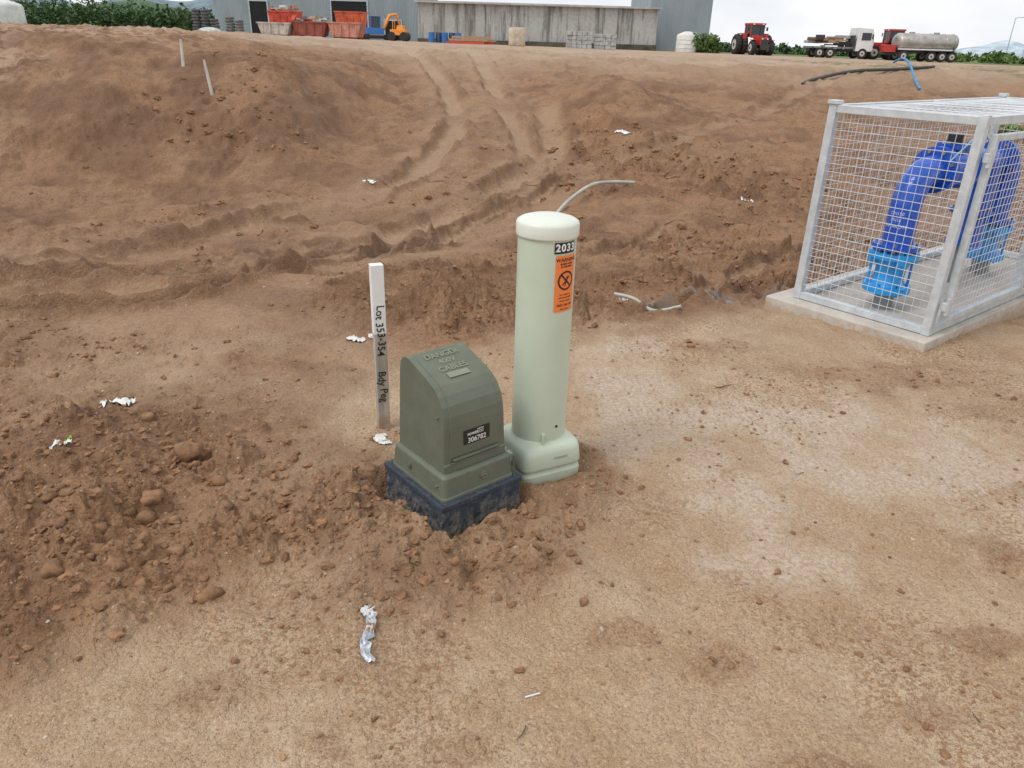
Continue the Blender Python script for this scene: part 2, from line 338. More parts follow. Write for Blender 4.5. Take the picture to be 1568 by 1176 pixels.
# ------------------------------------------------------------------ electrical pillar
def pillar():
    e=empty('electrical_pillar',(-.217,2.44,0),R(40))
    green=mat('pillar_green_plastic',(.128,.143,.105),.48,var=.10,scale=9,dirt=.18,dirtcol=(.24,.22,.16),dscale=30,bmp=.0006,bscale=180)
    pl=mat('plinth_black',(.035,.047,.065),.75,var=.35,scale=34,dirt=.4,dirtcol=(.25,.23,.20),dscale=60,bmp=.006,bscale=90,low=(.085,-.01,.55))
    cr=mat('plinth_grout',(.20,.185,.165),.95,var=.6,scale=70,dirt=.5,dirtcol=(.38,.33,.26),dscale=90,bmp=.016,bscale=140)
    b=B()
    b.box((0,0,.110),(.364,.396,.022),pl);b.make('plinth',e,.004)
    b=B();rings=[];rnd=random.Random(2);n=160
    # coarse ragged skirt under the smooth rim, flaring slightly outward
    for z,h,jz in ((-.12,.172,0),(-.05,.184,.9),(-.03,.185,1),(-.012,.184,1),(.006,.183,.9),(.024,.181,.7),(.042,.180,.5),(.060,.179,.35),(.080,.178,.2),(.099,.177,.0)):
        ring=[]
        for i in range(n):
            a=2*math.pi*(i+.5)/n;c,s_=math.cos(a),math.sin(a);k=1/max(abs(c),abs(s_));j=h+rnd.uniform(-.007,.005)*jz
            ring.append((c*k*j,s_*k*(j+.016),z+rnd.uniform(-.004,.004)*jz))
        rings.append(ring)
    split=4
    b.loft(rings[:split+1],cr,False,cap=False);b.loft(rings[split:],pl,False,cap=False);b.make('plinth_footing',e)
    b=B()
    def rrect(hx,hy,z,r=.02,n=5):
        o=[]
        for cx,cy,a0 in ((hx-r,hy-r,0),(-hx+r,hy-r,90),(-hx+r,-hy+r,180),(hx-r,-hy+r,270)):
            for i in range(n+1):
                a=R(a0+90*i/n);o.append((cx+r*math.cos(a),cy+r*math.sin(a),z))
        return o
    b.loft([rrect(.162,.176,.118),rrect(.162,.176,.130),rrect(.160,.173,.134),rrect(.154,.167,.205),rrect(.149,.162,.212),rrect(.140,.153,.216)],green,False)
    b.make('skirt',e,.0025,2,angle=25)
    prof=[(.150,.205),(.150,.235),(.146,.52),(.142,.548),(.130,.566),(.112,.574),(.09,.573),(.03,.555),(-.03,.535),(-.072,.517),(-.103,.493),(-.123,.462),(-.134,.425),(-.138,.39),(-.141,.25),(-.146,.245),(-.146,.205)]
    tp=lambda z:1-.10*max(0,(z-.21))/.36
    b=B()
    b.loft([[(x*tp(z),yy,z) for yy,z in prof] for x in (-.137,.137)],green,False);b.make('hood',e,.012,3,angle=50)
    pn=[(.10,.5765),(.03,.5585),(-.03,.5385),(-.0745,.5203),(-.1060,.496),(-.1268,.4642),(-.1380,.4258),(-.1420,.39),(-.1445,.27)]
    b=B();vs=[];fs=[]
    for yy,z in pn:
        for sx in (-1,1): vs.append((sx*.108*tp(z),yy,z))
    m0=len(vs)
    for (yy,z) in pn:
        for sx in (-1,1): vs.append((sx*.113*tp(z),yy+.005,z-.008))
    for i in range(len(pn)-1):
        fs.append((2*i,2*i+1,2*i+3,2*i+2))
        for sx in (0,1): fs.append((2*i+sx,2*i+2+sx,m0+2*i+2+sx,m0+2*i+sx))
    b.add(vs,fs,green,False);b.make('raised_panel',e)
    b=B()
    b.box((0,-.149,.262),(.20,.014,.008),green)
    b.box((0,-.147,.250),(.215,.010,.006),green)
    b.make('front_lip',e,.002)
    steel=mat('bolt_steel',(.35,.33,.28),.4,.7)
    dk=mat('dark_hole',(.02,.02,.02),.8)
    b=B()
    b.cyl((.02,-.160,.172),(.02,-.176,.172),.016,green,24);b.cyl((.02,-.174,.172),(.02,-.178,.172),.0095,steel,16);b.box((.02,-.1785,.172),(.012,.002,.003),dk)
    b.cyl((-.152,.05,.172),(-.164,.05,.172),.013,green,24);b.cyl((-.16,.05,.172),(-.1655,.05,.172),.008,steel,16)
    b.cyl((-.140,-.10,.42),(-.129,-.10,.42),.004,steel,12);b.cyl((-.167,-.13,.17),(-.152,-.13,.17),.004,steel,12)
    b.box((.159,-.172,.165),(.004,.006,.085),green);b.box((-.05,-.1640,.165),(.006,.008,.085),green)
    b.make('locks_and_screws',e)
    blk=mat('label_black',(.02,.02,.022),.35);wht=mat('label_white',(.75,.75,.72),.5)
    b=B()
    b.box((.005,-.1448,.333),(.112,.004,.054),blk)
    for txt,sz,z,x,of in (('306782',.027,.319,.005,.0005),('POWERCO',.014,.343,-.002,.0004),('LIMITED',.008,.354,.02,.0002)):
        vs,fs=text_geo(txt,sz,0,of);b.add([(x+v[0],-.1475,z+v[1]) for v in vs],fs,wht)
    b.make('id_label',e)
    lt=mat('pillar_green_emboss',(.215,.23,.17),.45,var=.1)
    b=B()
    p1=Vector((0,.09,.5755));p0=Vector((0,-.03,.5385));d=(p1-p0).normalized();nn=Vector((0,-d.z,d.y))
    for txt,u,sz in (('DANGER',.112,.036),('400V',.074,.034),('CABLES',.034,.036)):
        vs,fs=text_geo(txt,sz,.0018,.0005)
        b.add([tuple(p0+Vector((v[0],0,0))+d*(u+v[1]-.012)+nn*(v[2]+.0016)) for v in vs],fs,lt)
    c0=p0+d*-.012+nn*.0008
    b.add([tuple(c0+Vector((sx*.045,0,0))+d*sy*.014+nn*.001) for sx,sy in ((-1,-1),(1,-1),(1,1),(-1,1))],[(0,1,2,3)],lt)
    b.make('embossed_text',e)
pillar()
def bollard():
    cx,cy=.112,2.68
    e=empty('cable_riser_bollard',(cx,cy,0),R(0))
    cr=mat('bollard_cream',(.53,.60,.48),.36,var=.04,scale=5,dirt=.10,dirtcol=(.46,.44,.34),dscale=14,low=(.08,-.03,.5))
    cap=mat('bollard_cap',(.69,.72,.64),.35,var=.05)
    b=B();n=64;circ=lambda r,z:[(r*math.cos(2*math.pi*i/n),r*math.sin(2*math.pi*i/n),z) for i in range(n)]
    b.loft([circ(.108,.12),circ(.107,1.0)],cr)
    b.make('column',e)
    b=B();b.loft([circ(.107,.972),circ(.1135,.974),circ(.1145,.98),circ(.1145,1.018),circ(.111,1.026),circ(.098,1.034),circ(.07,1.042),circ(.03,1.046),circ(.004,1.047)],cap)
    b.make('cap',e)
    def sup(h,z,p):
        o=[]
        for i in range(n):
            a=2*math.pi*i/n;c,s=math.cos(a),math.sin(a);r=(abs(c)**p+abs(s)**p)**(-1/p);o.append((h*r*c,h*r*s,z))
        return o
    b=B();b.T=Matrix.Rotation(R(28),4,'Z')
    b.loft([sup(.128,-.08,9),sup(.134,-.02,9),sup(.136,.040,9),sup(.135,.046,9),sup(.125,.050,9),sup(.125,.060,9),sup(.136,.066,8),sup(.138,.075,8),sup(.135,.130,7),sup(.130,.148,6),sup(.120,.160,5),sup(.110,.166,3),sup(.1085,.174,2),sup(.107,.176,2)],cr)
    b.make('base',e)
    b=B();dk=mat('dark_hole',(.02,.02,.02),.8)
    s,c=math.sin(R(38)),math.cos(R(38));b.cyl((s*.105,-c*.105,.235),(s*.1095,-c*.1095,.235),.006,dk,12)
    s,c=math.sin(R(-70)),math.cos(R(-70));b.cyl((s*.13,-c*.13,.10),(s*.155,-c*.155,.10),.014,cr,16);b.cyl((s*.15,-c*.15,.10),(s*.158,-c*.158,.10),.007,dk,10)
    s,c=math.sin(R(-52)),math.cos(R(-52));b.box((s*.150,-c*.150,.10),(.03,.03,.035),cr,R(28))
    s,c=math.sin(R(8)),math.cos(R(8));b.box((s*.113,-c*.113,.185),(.012,.012,.05),cr,R(8))
    vs,fs=text_geo('CHANNEL',.014,0,.0004)
    b.T=Matrix.Rotation(R(28),4,'Z');b.add([(v[0]+.03,-.1385,.11+v[1]) for v in vs],fs,mat('base_emboss',(.32,.36,.28),.5))
    b.T=Matrix()
    b.make('fittings',e)
    RR=.1082
    def wrap(b,vs,fs,m,phi0,z0,off):
        b.add([(math.sin(phi0+v[0]/RR)*(RR+off),-math.cos(phi0+v[0]/RR)*(RR+off),z0+v[1]) for v in vs],fs,m)
    def patch(b,w,h,m,phi0,z0,off,n=14,x0=0):
        vs=[];fs=[]
        for i in range(n+1):
            for s in (-.5,.5): vs.append((x0+w*(i/n-.5),h*s))
        for i in range(n): fs.append((2*i,2*i+2,2*i+3,2*i+1))
        wrap(b,vs,fs,m,phi0,z0,off)
    org=mat('sticker_orange',(.85,.22,.05),.45,var=.08);blk=mat('label_black',(.02,.02,.022),.35);wht=mat('label_white',(.75,.75,.72),.5)
    b=B();ph=R(41);zc=.815
    patch(b,.092,.210,org,ph,zc,.0006)
    for txt,sz,zz in (('WARNING',.019,.088),('BURIED CABLE',.0085,.074),('IN THIS AREA',.0085,.064),):
        vs,fs=text_geo(txt,sz,0,.0004);wrap(b,vs,fs,blk,ph,zc+zz,.0012)
    def ring(r0,r1,zz):
        vs=[];fs=[];n=40
        for i in range(n):
            a=2*math.pi*i/n
            for r in (r0,r1): vs.append((r*math.cos(a),zz+r*math.sin(a)))
        for i in range(n):
            j=(i+1)%n;fs.append((2*i,2*i+1,2*j+1,2*j))
        return vs,fs
    vs,fs=ring(.029,.036,.012);wrap(b,vs,fs,blk,ph,zc,.0012)
    def bar(a,w,l,zz,off=.0013):
        vs=[];fs=[];ca,sa=math.cos(a),math.sin(a);n=6
        for i in range(n+1):
            t=(i/n-.5)*l
            for s in (-w/2,w/2): vs.append((t*ca-s*sa,zz+t*sa+s*ca))
        for i in range(n): fs.append((2*i,2*i+2,2*i+3,2*i+1))
        wrap(b,vs,fs,blk,ph,zc,off)
    bar(R(-45),.007,.062,.012);bar(R(45),.005,.045,.012,.0014);bar(R(75),.004,.04,.010,.0015)
    for k,(zz,sz,t) in enumerate(((-.04,.0085,'For location of'),(-.051,.0085,'underground plant'),(-.063,.0085,'please contact'),(-.080,.013,'0800 248 344'),(-.095,.007,'before digging'))):
        vs,fs=text_geo(t,sz,0,.00015);wrap(b,vs,fs,blk,ph,zc+zz,.0012)
    b.make('warning_sticker',e)
    b=B();patch(b,.092,.040,blk,R(37),.947,.0006)
    for k,ch in enumerate('2033'):
        patch(b,.0195,.036,blk,R(37),.947,.0010,4,-.033+.022*k)
        vs,fs=text_geo(ch,.037,0,.0014);wrap(b,[(v[0]-.033+.022*k,v[1]) for v in vs],fs,wht,R(37),.947,.0015)
    b.make('number_plate',e)
bollard()
def peg():
    e=empty('survey_peg',(-.572,2.975,0),R(22))
    wd=mat('weathered_wood',(.42,.37,.32),.8,var=.3,scale=30,streak=True,bmp=.002,low=(.12,-.02,.7));wp=mat('peg_white_paint',(.80,.79,.77),.6,var=.08)
    blk=mat('label_black',(.02,.02,.022),.35)
    b=B();b.box((0,0,.20),(.052,.040,.52),wd);b.make('lower_stake',e,.002)
    b=B();b.box((0,0,.61),(.0535,.0415,.30),wp);b.make('painted_top',e,.002)
    b=B()
    for txt,z0,y in (('Lot 353-354',.475,-.0220),('Bdy Peg',.215,-.0205)):
        vs,fs=text_geo(txt,.046,0,.0005)
        b.add([(v[1]+.004*math.sin(v[0]*40),y-.0006,z0-v[0]) for v in vs],[tuple(reversed(f)) for f in fs],blk)
    b.make('lettering',e)
peg()
# ------------------------------------------------------------------ pump cage
def cage():
    rz=R(-51)
    C=Vector((2.49,4.22,0));W=.92;Ld=2.6
    e=empty('pump_cage',tuple(C),rz)
    con=mat('slab_concrete',(.50,.46,.41),.85,var=.15,scale=5,dirt=.25,dirtcol=(.42,.29,.18),dscale=6,bmp=.003,bscale=50,low=(.05,-.03,.7))
    gal=mat('galvanised_steel',(.60,.64,.67),.42,.3,var=.14,scale=14)
    wire=mat('galvanised_wire',(.70,.72,.74),.4,.3,var=.1)
    b=B();b.box((-W/2-.045,Ld/2-.02,-.01),(W+.17,Ld+.2,.14),con);b.make('concrete_slab',e,.008)
    z0,z1=.062,1.31;t=.05
    b=B()
    H=z1-z0
    for x in (-W+t/2,-t/2):
        for yy in (t/2,Ld*.5,Ld-t/2):
            if x<-W/2 and abs(yy-Ld*.5)<.1: continue
            b.box((x,yy,z0+H/2),(t,t,H),gal)
    for x in (-W+t/2,-t/2):
        for z in (z0+t/2,z1-t/2):
            for y0,y1 in ((t,Ld*.5-t/2),(Ld*.5+t/2,Ld-t)) if x>-W/2 else ((t,Ld-t),):
                b.box((x,(y0+y1)/2,z),(t-.006,y1-y0,t-.004),gal)
    for yy in (t/2,Ld-t/2):
        for z in (z0+t/2,z1-t/2):
            b.box((-W/2,yy,z),(W-2*t,t-.006,t-.004),gal)
    b.box((-W/2,Ld*.5,z1-t/2),(W-2*t,t-.006,t-.004),gal)
    b.box((-W+t/2,t/2,z1+.012),(.07,.07,.024),gal);b.box((-t/2,t/2,z1+.003),(t-.004,t-.004,.006),gal)
    b.box((-W+t/2,Ld-t/2,z1+.012),(.06,.06,.024),gal);b.box((-t/2,Ld-t/2,z1+.012),(.06,.06,.024),gal)
    xo=.022
    for a,c in ((.10,Ld*.5-.06),(Ld*.5+.06,Ld-.1)):
        for yy in (a,c): b.box((xo,yy,.68),(.04,.04,1.08),gal)
        for z in (.16,1.20): b.box((xo,(a+c)/2,z),(.036,c-a-.04,.036),gal)
    for z in (1.10,.25):
        b.cyl((xo+.02,.045,z-.05),(xo+.02,.045,z+.05),.012,gal,10);b.box((xo+.01,.055,z),(.03,.06,.05),gal)
    b.box((xo+.03,Ld*.5,.7),(.03,.16,.05),gal);b.cyl((xo+.05,Ld*.5,.66),(xo+.05,Ld*.5,.70),.02,mat('padlock_brass',(.5,.4,.15),.4,.7),12)
    b.make('frame',e,.004)
    b=B();r=.0021;sp=.05
    rnd=random.Random(9)
    def face(o,u,lu,v,lv,nrm):
        o=Vector(o);u=Vector(u);v=Vector(v);nrm=Vector(nrm)
        k=int(lu/sp)
        for i in range(1,k+1):
            p=o+u*(i*lu/(k+1)+rnd.uniform(-.0015,.0015));q=p+v*lv+u*rnd.uniform(-.002,.002);b.tube([p,(p+q)/2+nrm*rnd.uniform(-.004,.004),q],r,wire,4,False)
        k=int(lv/sp)
        for i in range(1,k+1):
            p=o+v*(i*lv/(k+1))+nrm*r*1.6;b.tube([p,p+u*lu*.5+nrm*rnd.uniform(-.004,.004),p+u*lu],r,wire,4,False)
    face((-W+t,t*.5,z0+t),(1,0,0),W-2*t,(0,0,1),H-2*t,(0,-1,0))
    face((-W+t,Ld-t*.5,z0+t),(1,0,0),W-2*t,(0,0,1),H-2*t,(0,-1,0))
    face((-W+t*.5,t,z0+t),(0,1,0),Ld-2*t,(0,0,1),H-2*t,(-1,0,0))
    face((xo,.12,.18),(0,1,0),Ld*.5-.2,(0,0,1),1.0,(1,0,0))
    face((xo,Ld*.5+.08,.18),(0,1,0),Ld*.5-.2,(0,0,1),1.0,(1,0,0))
    face((-W+t,t,z1-t*.3),(1,0,0),W-2*t,(0,1,0),Ld-2*t,(0,0,1))
    b.make('wire_mesh',e)
    db=mat('epoxy_blue',(.008,.095,.55),.28,var=.15,scale=8,coat=.4);lb=mat('coupling_blue',(.008,.32,.76),.32,var=.15,coat=.3)
    gp=mat('grey_pipe',(.25,.25,.26),.6);dk=mat('valve_black',(.02,.025,.03),.5);st=mat('bolt_steel',(.35,.33,.28),.4,.7)
    px,py=-W/2,.33
    pw=empty('blue_pipework',(0,0,0));pw.parent=e
    b=B()
    def flange(c,ax,r,th,m,nb=8):
        c=Vector(c);ax=Vector(ax);b.cyl(tuple(c-ax*th/2),tuple(c+ax*th/2),r,m,28)
        up=Vector((0,0,1)) if abs(ax.z)<.5 else Vector((1,0,0));s=ax.cross(up)
        for i in range(nb):
            a=2*math.pi*(i+.5)/nb;q=c+(up*math.cos(a)+s*math.sin(a))*r*.82
            b.cyl(tuple(q-ax*(th/2+.014)),tuple(q+ax*(th/2+.014)),.011,m if m is lb else st,6)
    def riser(py):
        b.cyl((px,py,.05),(px,py,.19),.062,gp,24)
        flange((px,py,.20),(0,0,1),.145,.045,lb,6)
        b.tube([(px,py,.21),(px,py,.25),(px,py,.33),(px,py,.40)],[.12,.092,.092,.12],lb,28)
        for a in range(4):
            q=R(45+90*a);b.box((px+math.cos(q)*.125,py+math.sin(q)*.125,.40),(.05,.05,.06),lb,q)
            b.cyl((px+math.cos(q)*.128,py+math.sin(q)*.128,.18),(px+math.cos(q)*.128,py+math.sin(q)*.128,.46),.009,lb,8)
        flange((px,py,.42),(0,0,1),.15,.04,lb,6)
        flange((px,py,.475),(0,0,1),.145,.03,db,8)
    riser(py)
    zt=.93;rb=.20;path=[(px,py,.48),(px,py,.56),(px,py,zt-rb)]
    for i in range(1,9):
        a=R(90*i/8);path.append((px,py+rb*(1-math.cos(a)),zt-rb+rb*math.sin(a)))
    path.append((px,py+rb+.06,zt));b.tube(path,.092,db,28)
    yy=py+rb+.07
    flange((px,yy,zt),(0,1,0),.145,.03,db);flange((px,yy+.035,zt),(0,1,0),.145,.03,db)
    b.tube([(px,yy+.05,zt),(px,yy+.12,zt),(px,yy+.2,zt),(px,yy+.30,zt),(px,yy+.36,zt)],[.09,.12,.13,.12,.09],db,28)
    b.tube([(px,yy+.2,zt+.08),(px,yy+.2,zt+.14)],[.085,.07],db,24);flange((px,yy+.2,zt+.14),(0,0,1),.10,.03,db,6);b.cyl((px,yy+.2,zt+.15),(px,yy+.2,zt+.21),.045,dk,16)
    flange((px,yy+.375,zt),(0,1,0),.145,.03,db);flange((px,yy+.41,zt),(0,1,0),.145,.03,db)
    y3=yy+.42
    b.tube([(px,y3,zt),(px,y3+.55,zt)],.092,db,28)
    flange((px,y3+.56,zt),(0,1,0),.145,.03,db)
    y4=y3+.58
    path=[(px,y4,zt)]
    for i in range(0,9):
        a=R(90*i/8);path.append((px,y4+.05+rb*math.sin(a),zt-rb+rb*math.cos(a)))
    path.append((px,y4+.05+rb,.48));b.tube(path,.092,db,28)
    riser(y4+.05+rb)
    yk=y3+.36
    b.tube([(px,yk,zt),(px,yk,.60)],[.11,.10],db,24);flange((px,yk,.59),(0,0,1),.14,.03,db)
    b.tube([(px,yk,.58),(px,yk,.35)],[.09,.12],db,24);b.cyl((px,yk,.06),(px,yk,.35),.05,gp,16)
    b.make('pipe_and_valves',pw)
    b=B();wt=mat('label_white',(.75,.75,.72),.5)
    for k,(tx,zz) in enumerate((('SINTAKOTE',.56),('PN16',.60),('DN150',.64))):
        vs,fs=text_geo(tx,.028)
        b.add([(px+math.sin(v[0]/.092)*.0935,py-math.cos(v[0]/.092)*.0935,zz+.05+v[1]) for v in vs],fs,wt)
    b.make('pipe_lettering',pw)
    b=B();lbh=mat('light_blue_hose',(.25,.5,.75),.4)
    pts=smooth_path([(px+.12,.5,1.0),(px+.2,.75,1.24),(px+.05,1.0,1.22),(px+.1,1.15,1.05)],6)
    b.tube([tuple(p) for p in pts],.006,lbh,6);b.make('sensing_tube',pw)
cage()
# ------------------------------------------------------------------ ground
def build_ground():
    th=np.concatenate([np.linspace(-180,-50,40)[:-1],np.linspace(-50,50,1040),np.linspace(50,180,40)[1:]])
    th=np.radians(th[:-1]);nc=len(th)
    rr=np.concatenate([np.array([.3,.6,.85]),np.geomspace(1.1,26,1000),np.geomspace(26.3,130,140),np.geomspace(140,4000,30)])
    nr=len(rr)
    A,Rr=np.meshgrid(th,rr)
    x=(np.sin(A)*Rr).ravel();y=(np.cos(A)*Rr).ravel()
    z,mk=terrain(x,y)
    x=np.append(x,0);y=np.append(y,0);z=np.append(z,0)
    i=np.arange(nr-1)[:,None]*nc;k=np.arange(nc)[None,:];k2=(k+1)%nc
    q=np.stack([i+k,i+nc+k,i+nc+k2,i+k2],-1).reshape(-1,4)
    c=nr*nc
    tri=np.stack([np.full(nc,c),np.arange(nc),(np.arange(nc)+1)%nc],-1)
    me=bpy.data.meshes.new('ground')
    nv=c+1;me.vertices.add(nv);me.vertices.foreach_set('co',np.stack([x,y,z],-1).astype(np.float32).ravel())
    nl=q.size+tri.size;me.loops.add(nl);me.loops.foreach_set('vertex_index',np.concatenate([q.ravel(),tri.ravel()]).astype(np.int32))
    npoly=len(q)+len(tri);me.polygons.add(npoly)
    ls=np.concatenate([np.arange(len(q))*4,len(q)*4+np.arange(len(tri))*3]).astype(np.int32)
    me.polygons.foreach_set('loop_start',ls)
    me.polygons.foreach_set('use_smooth',np.ones(npoly,bool))
    me.update(calc_edges=True)
    for nm in ('tan','wet','track','pale','grass','darktone','plateau','palebank','pat'):
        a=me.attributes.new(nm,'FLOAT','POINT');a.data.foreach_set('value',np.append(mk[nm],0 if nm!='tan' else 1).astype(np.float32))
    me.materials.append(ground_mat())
    return link(bpy.data.objects.new('ground',me))
build_ground()
def ico():
    import bmesh
    bm=bmesh.new();bmesh.ops.create_icosphere(bm,subdivisions=2,radius=1)
    v=np.array([q.co[:] for q in bm.verts]);f=np.array([[q.index for q in p.verts] for p in bm.faces]);bm.free();return v,f
IV,IF=ico()
def scatter(name,xs,ys,sz,material,sink=.35,flat=.7,smooth=False,jag=.10):
    n=len(xs);zs,_=terrain(xs,ys);V=[];F=[]
    off=0
    for k in range(n):
        v=IV.copy();s=np.random.rand(3)*10
        d=1+.30*np.sin(v[:,0]*3.1+s[0])*np.sin(v[:,1]*2.7+s[1])+.2*np.sin(v[:,2]*5.3+s[2]+v[:,0]*4)+jag*np.random.randn(len(v))
        v=v*d[:,None]*np.array([1,.6+.5*np.random.rand(),flat*(.7+.5*np.random.rand())])*sz[k]
        a=np.random.rand()*6.28;c,si=math.cos(a),math.sin(a)
        v=np.stack([v[:,0]*c-v[:,1]*si+xs[k],v[:,0]*si+v[:,1]*c+ys[k],v[:,2]+zs[k]+sz[k]*(flat-sink)*.5],-1)
        V.append(v);F.append(IF+off);off+=len(v)
    V=np.concatenate(V);F=np.concatenate(F)
    me=bpy.data.meshes.new(name);me.from_pydata(V.tolist(),[],F.tolist());me.materials.append(material)
    me.polygons.foreach_set('use_smooth',np.full(len(F),smooth));me.update()
    return link(bpy.data.objects.new(name,me))
def samp(n,x0,x1,y0,y1,key):
    x=np.random.uniform(x0,x1,n*5);y=np.random.uniform(y0,y1,n*5)
    _,m=terrain(x,y);w=key(m,x,y);ok=(np.random.rand(len(x))<w)&~((np.abs(x+.05)<.30)&(np.abs(y-2.55)<.22))
    return x[ok][:n],y[ok][:n]
crumb=mat('clod_soil',(.275,.150,.078),.95,var=.4,scale=22,bmp=.01,bscale=90)
crumb2=mat('crumb_sand',(.35,.21,.115),.95,var=.35,scale=30)
x,y=samp(4200,-3.2,2.8,1.2,6.5,lambda m,x,y:np.clip(m['loose'],0,1)**2*(1-m['tan'])*.9)
scatter('soil_clods',x,y,.003+.018*np.random.rand(len(x))**4+.004*np.random.rand(len(x)),crumb)
x,y=samp(1400,-6,6,6.5,15,lambda m,x,y:np.clip(m['loose'],0,1)*(1-m['track'])*.8)
scatter('soil_clods',x,y,.012+.05*np.random.rand(len(x))**4,crumb)
x,y=samp(4400,-1.6,2.8,1.1,4.2,lambda m,x,y:m['tan']*(.12+.8*m['pat']))
scatter('soil_crumbs',x,y,.0015+.0075*np.random.rand(len(x))**5,crumb2)
x,y=samp(260,-1.3,2.6,1.15,4,lambda m,x,y:.3+.7*m['pat'])
scatter('soil_crumbs',x,y,.006+.009*np.random.rand(len(x))**3,crumb)
x,y=samp(320,-1.1,.5,1.6,2.6,lambda m,x,y:m['mound']**1.5)
scatter('soil_crumbs',x,y,.005+.018*np.random.rand(len(x))**3,crumb)
stone=mat('pale_stone',(.5,.42,.33),.8,var=.35,scale=20)
x,y=samp(420,-3,3.2,1.15,6,lambda m,x,y:np.full_like(x,.5))
scatter('gravel_stones',x,y,.002+.006*np.random.rand(len(x))**4,stone)
bx=np.array([-1.29,-1.34,-1.23,-1.31,-1.20,-1.15,-1.62,-1.02,-1.28]);by=np.array([2.60,1.97,1.88,2.45,2.0,1.92,2.95,2.25,2.25])
bs=np.array([.065,.04,.035,.03,.03,.025,.03,.03,.035])
x,y=samp(80,-2.5,-.8,1.4,3.1,lambda m,x,y:m['leftsoil']**1.3*(1-m['tan']))
scatter('soil_lumps',np.append(bx,x),np.append(by,y),np.append(bs,.013+.026*np.random.rand(len(x))**2),crumb,flat=.62,smooth=True,jag=.06)
# ------------------------------------------------------------------ hoses, sticks, litter
def hose(name,pts,r,m,n=10):
    P=smooth_path(pts,8);b=B();b.tube([tuple(p) for p in P],r,m,n);return b.make(name)
gh=mat('grey_hose',(.42,.42,.36),.5,var=.15);bh=mat('black_pipe',(.05,.05,.05),.5);blh=mat('blue_hose',(.05,.25,.5),.5)
g=lambda x,y,o:(x,y,ground_z(x,y)+o)
hose('conduit_pipe',[g(.45,9.3,.0),g(.66,9.7,.07),g(.98,10.15,.10),g(1.3,10.5,.10),g(1.62,10.66,.06)],.024,gh)
hose('loose_hose',[g(.70,5.02,.04),g(.82,4.93,.05),g(.95,4.84,.05),g(1.12,4.78,.03)],.013,gh)
hose('drain_pipe',[g(7.4,21.2,.04),g(7.9,21.9,.05),g(9.4,23,.06),g(11.0,23.9,.06),g(12.3,24.3,.06)],.045,bh)
hose('water_hose',[g(10.15,20.5,.03),g(10.3,21.2,.2),g(10.6,22.3,.38),g(10.8,23.2,.42),g(10.85,23.8,.3)],.03,blh)
gy=mat('pale_stick',(.5,.48,.42),.8)
for k,(x,y,L,a) in enumerate(((-4.94,12.74,.5,.35),(-5.62,13.4,.4,.1))):
    z=ground_z(x,y);b=B();b.tube([(x,y,z-.05),(x-math.sin(a)*L*.6,y+.1,z+L)],[.03,.02],gy,8);b.make('wooden_stick')
bk=mat('bark_twig',(.12,.08,.05),.9);rnd=random.Random(12)
tw=[(1.06,3.53,.1,.11)]+[(rnd.uniform(-1.4,2.4),rnd.uniform(1.3,3.6),rnd.uniform(0,6.3),rnd.uniform(.015,.05)) for i in range(18)]+[(rnd.uniform(-3,4),rnd.uniform(4.5,11),rnd.uniform(0,6.3),rnd.uniform(.1,.3)) for i in range(16)]
for x,y,a,L in tw:
    if math.hypot(x+.05,y-2.5)<.4: continue
    P=[];px,py=x,y
    for j in range(5):
        P.append((px,py,ground_z(px,py)+.004+.006*rnd.random()));a+=rnd.uniform(-.5,.5);px+=math.cos(a)*L/4;py+=math.sin(a)*L/4
    b=B();w_=min(.006,.0012+.02*L);b.tube(P,[w_,w_*.9,w_*.8,w_*.7,w_*.4],bk,6);b.make('twig')
wl=mat('litter_white',(.78,.78,.75),.5,var=.1);foil=mat('foil_litter',(.62,.64,.68),.35,.35,var=.3,scale=40,dirt=.7,dirtcol=(.05,.09,.2),dscale=45)
def scrap(name,x,y,w,l,a,m,h=.01,seed=1,curve=0):
    b=B();nx,ny=6,18;vs=[];fs=[]
    ca,sa=math.cos(a),math.sin(a)
    J=np.array([[i*.55+seed*7.1,j*.40] for j in range(ny+1) for i in range(nx+1)]);hh=fbm(J[:,0],J[:,1],3,seed);ej=fbm(J[:,1]*1.3+3,J[:,0]*0+seed*.37,3,seed+5)
    for j in range(ny+1):
        t=j/ny-.5;end=1-max(0,abs(t)*2-.7)*1.2
        for i in range(nx+1):
            q=j*(nx+1)+i;s=i/nx-.5;px=s*w*(.8+.5*ej[q])*end+.35*w*ej[q]+curve*math.sin(t*5.5);py=t*l
            vs.append([x+px*ca-py*sa,y+px*sa+py*ca,0,hh[q]])
    zs,_=terrain(np.array([v[0] for v in vs]),np.array([v[1] for v in vs]))
    zf=np.full(len(vs),np.percentile(zs,70));zm=np.maximum(zs,zs*.5+zf*.5)
    vs=[(v[0],v[1],float(zm[i])+.003+h*abs(v[3])*1.6) for i,v in enumerate(vs)]
    for j in range(ny):
        for i in range(nx):
            q=j*(nx+1)+i;fs.append((q,q+1,q+nx+2,q+nx+1))
    b.add(vs,fs,m,True);b.make(name)
scrap('torn_foil_tape',-.395,1.655,.036,.20,R(16),foil,.016,3,.014)
scrap('torn_foil_tape',-.41,1.74,.040,.055,R(40),wl,.014,5)
scrap('paper_scrap',-1.83,3.09,.06,.15,R(-70),wl,.014,2)
scrap('paper_scrap',-1.85,2.66,.03,.10,R(-10),wl,.010,4)
gl=mat('green_leaf',(.25,.42,.08),.6);scrap('leaf_scrap',-1.86,2.72,.02,.05,R(0),gl,.008,4)
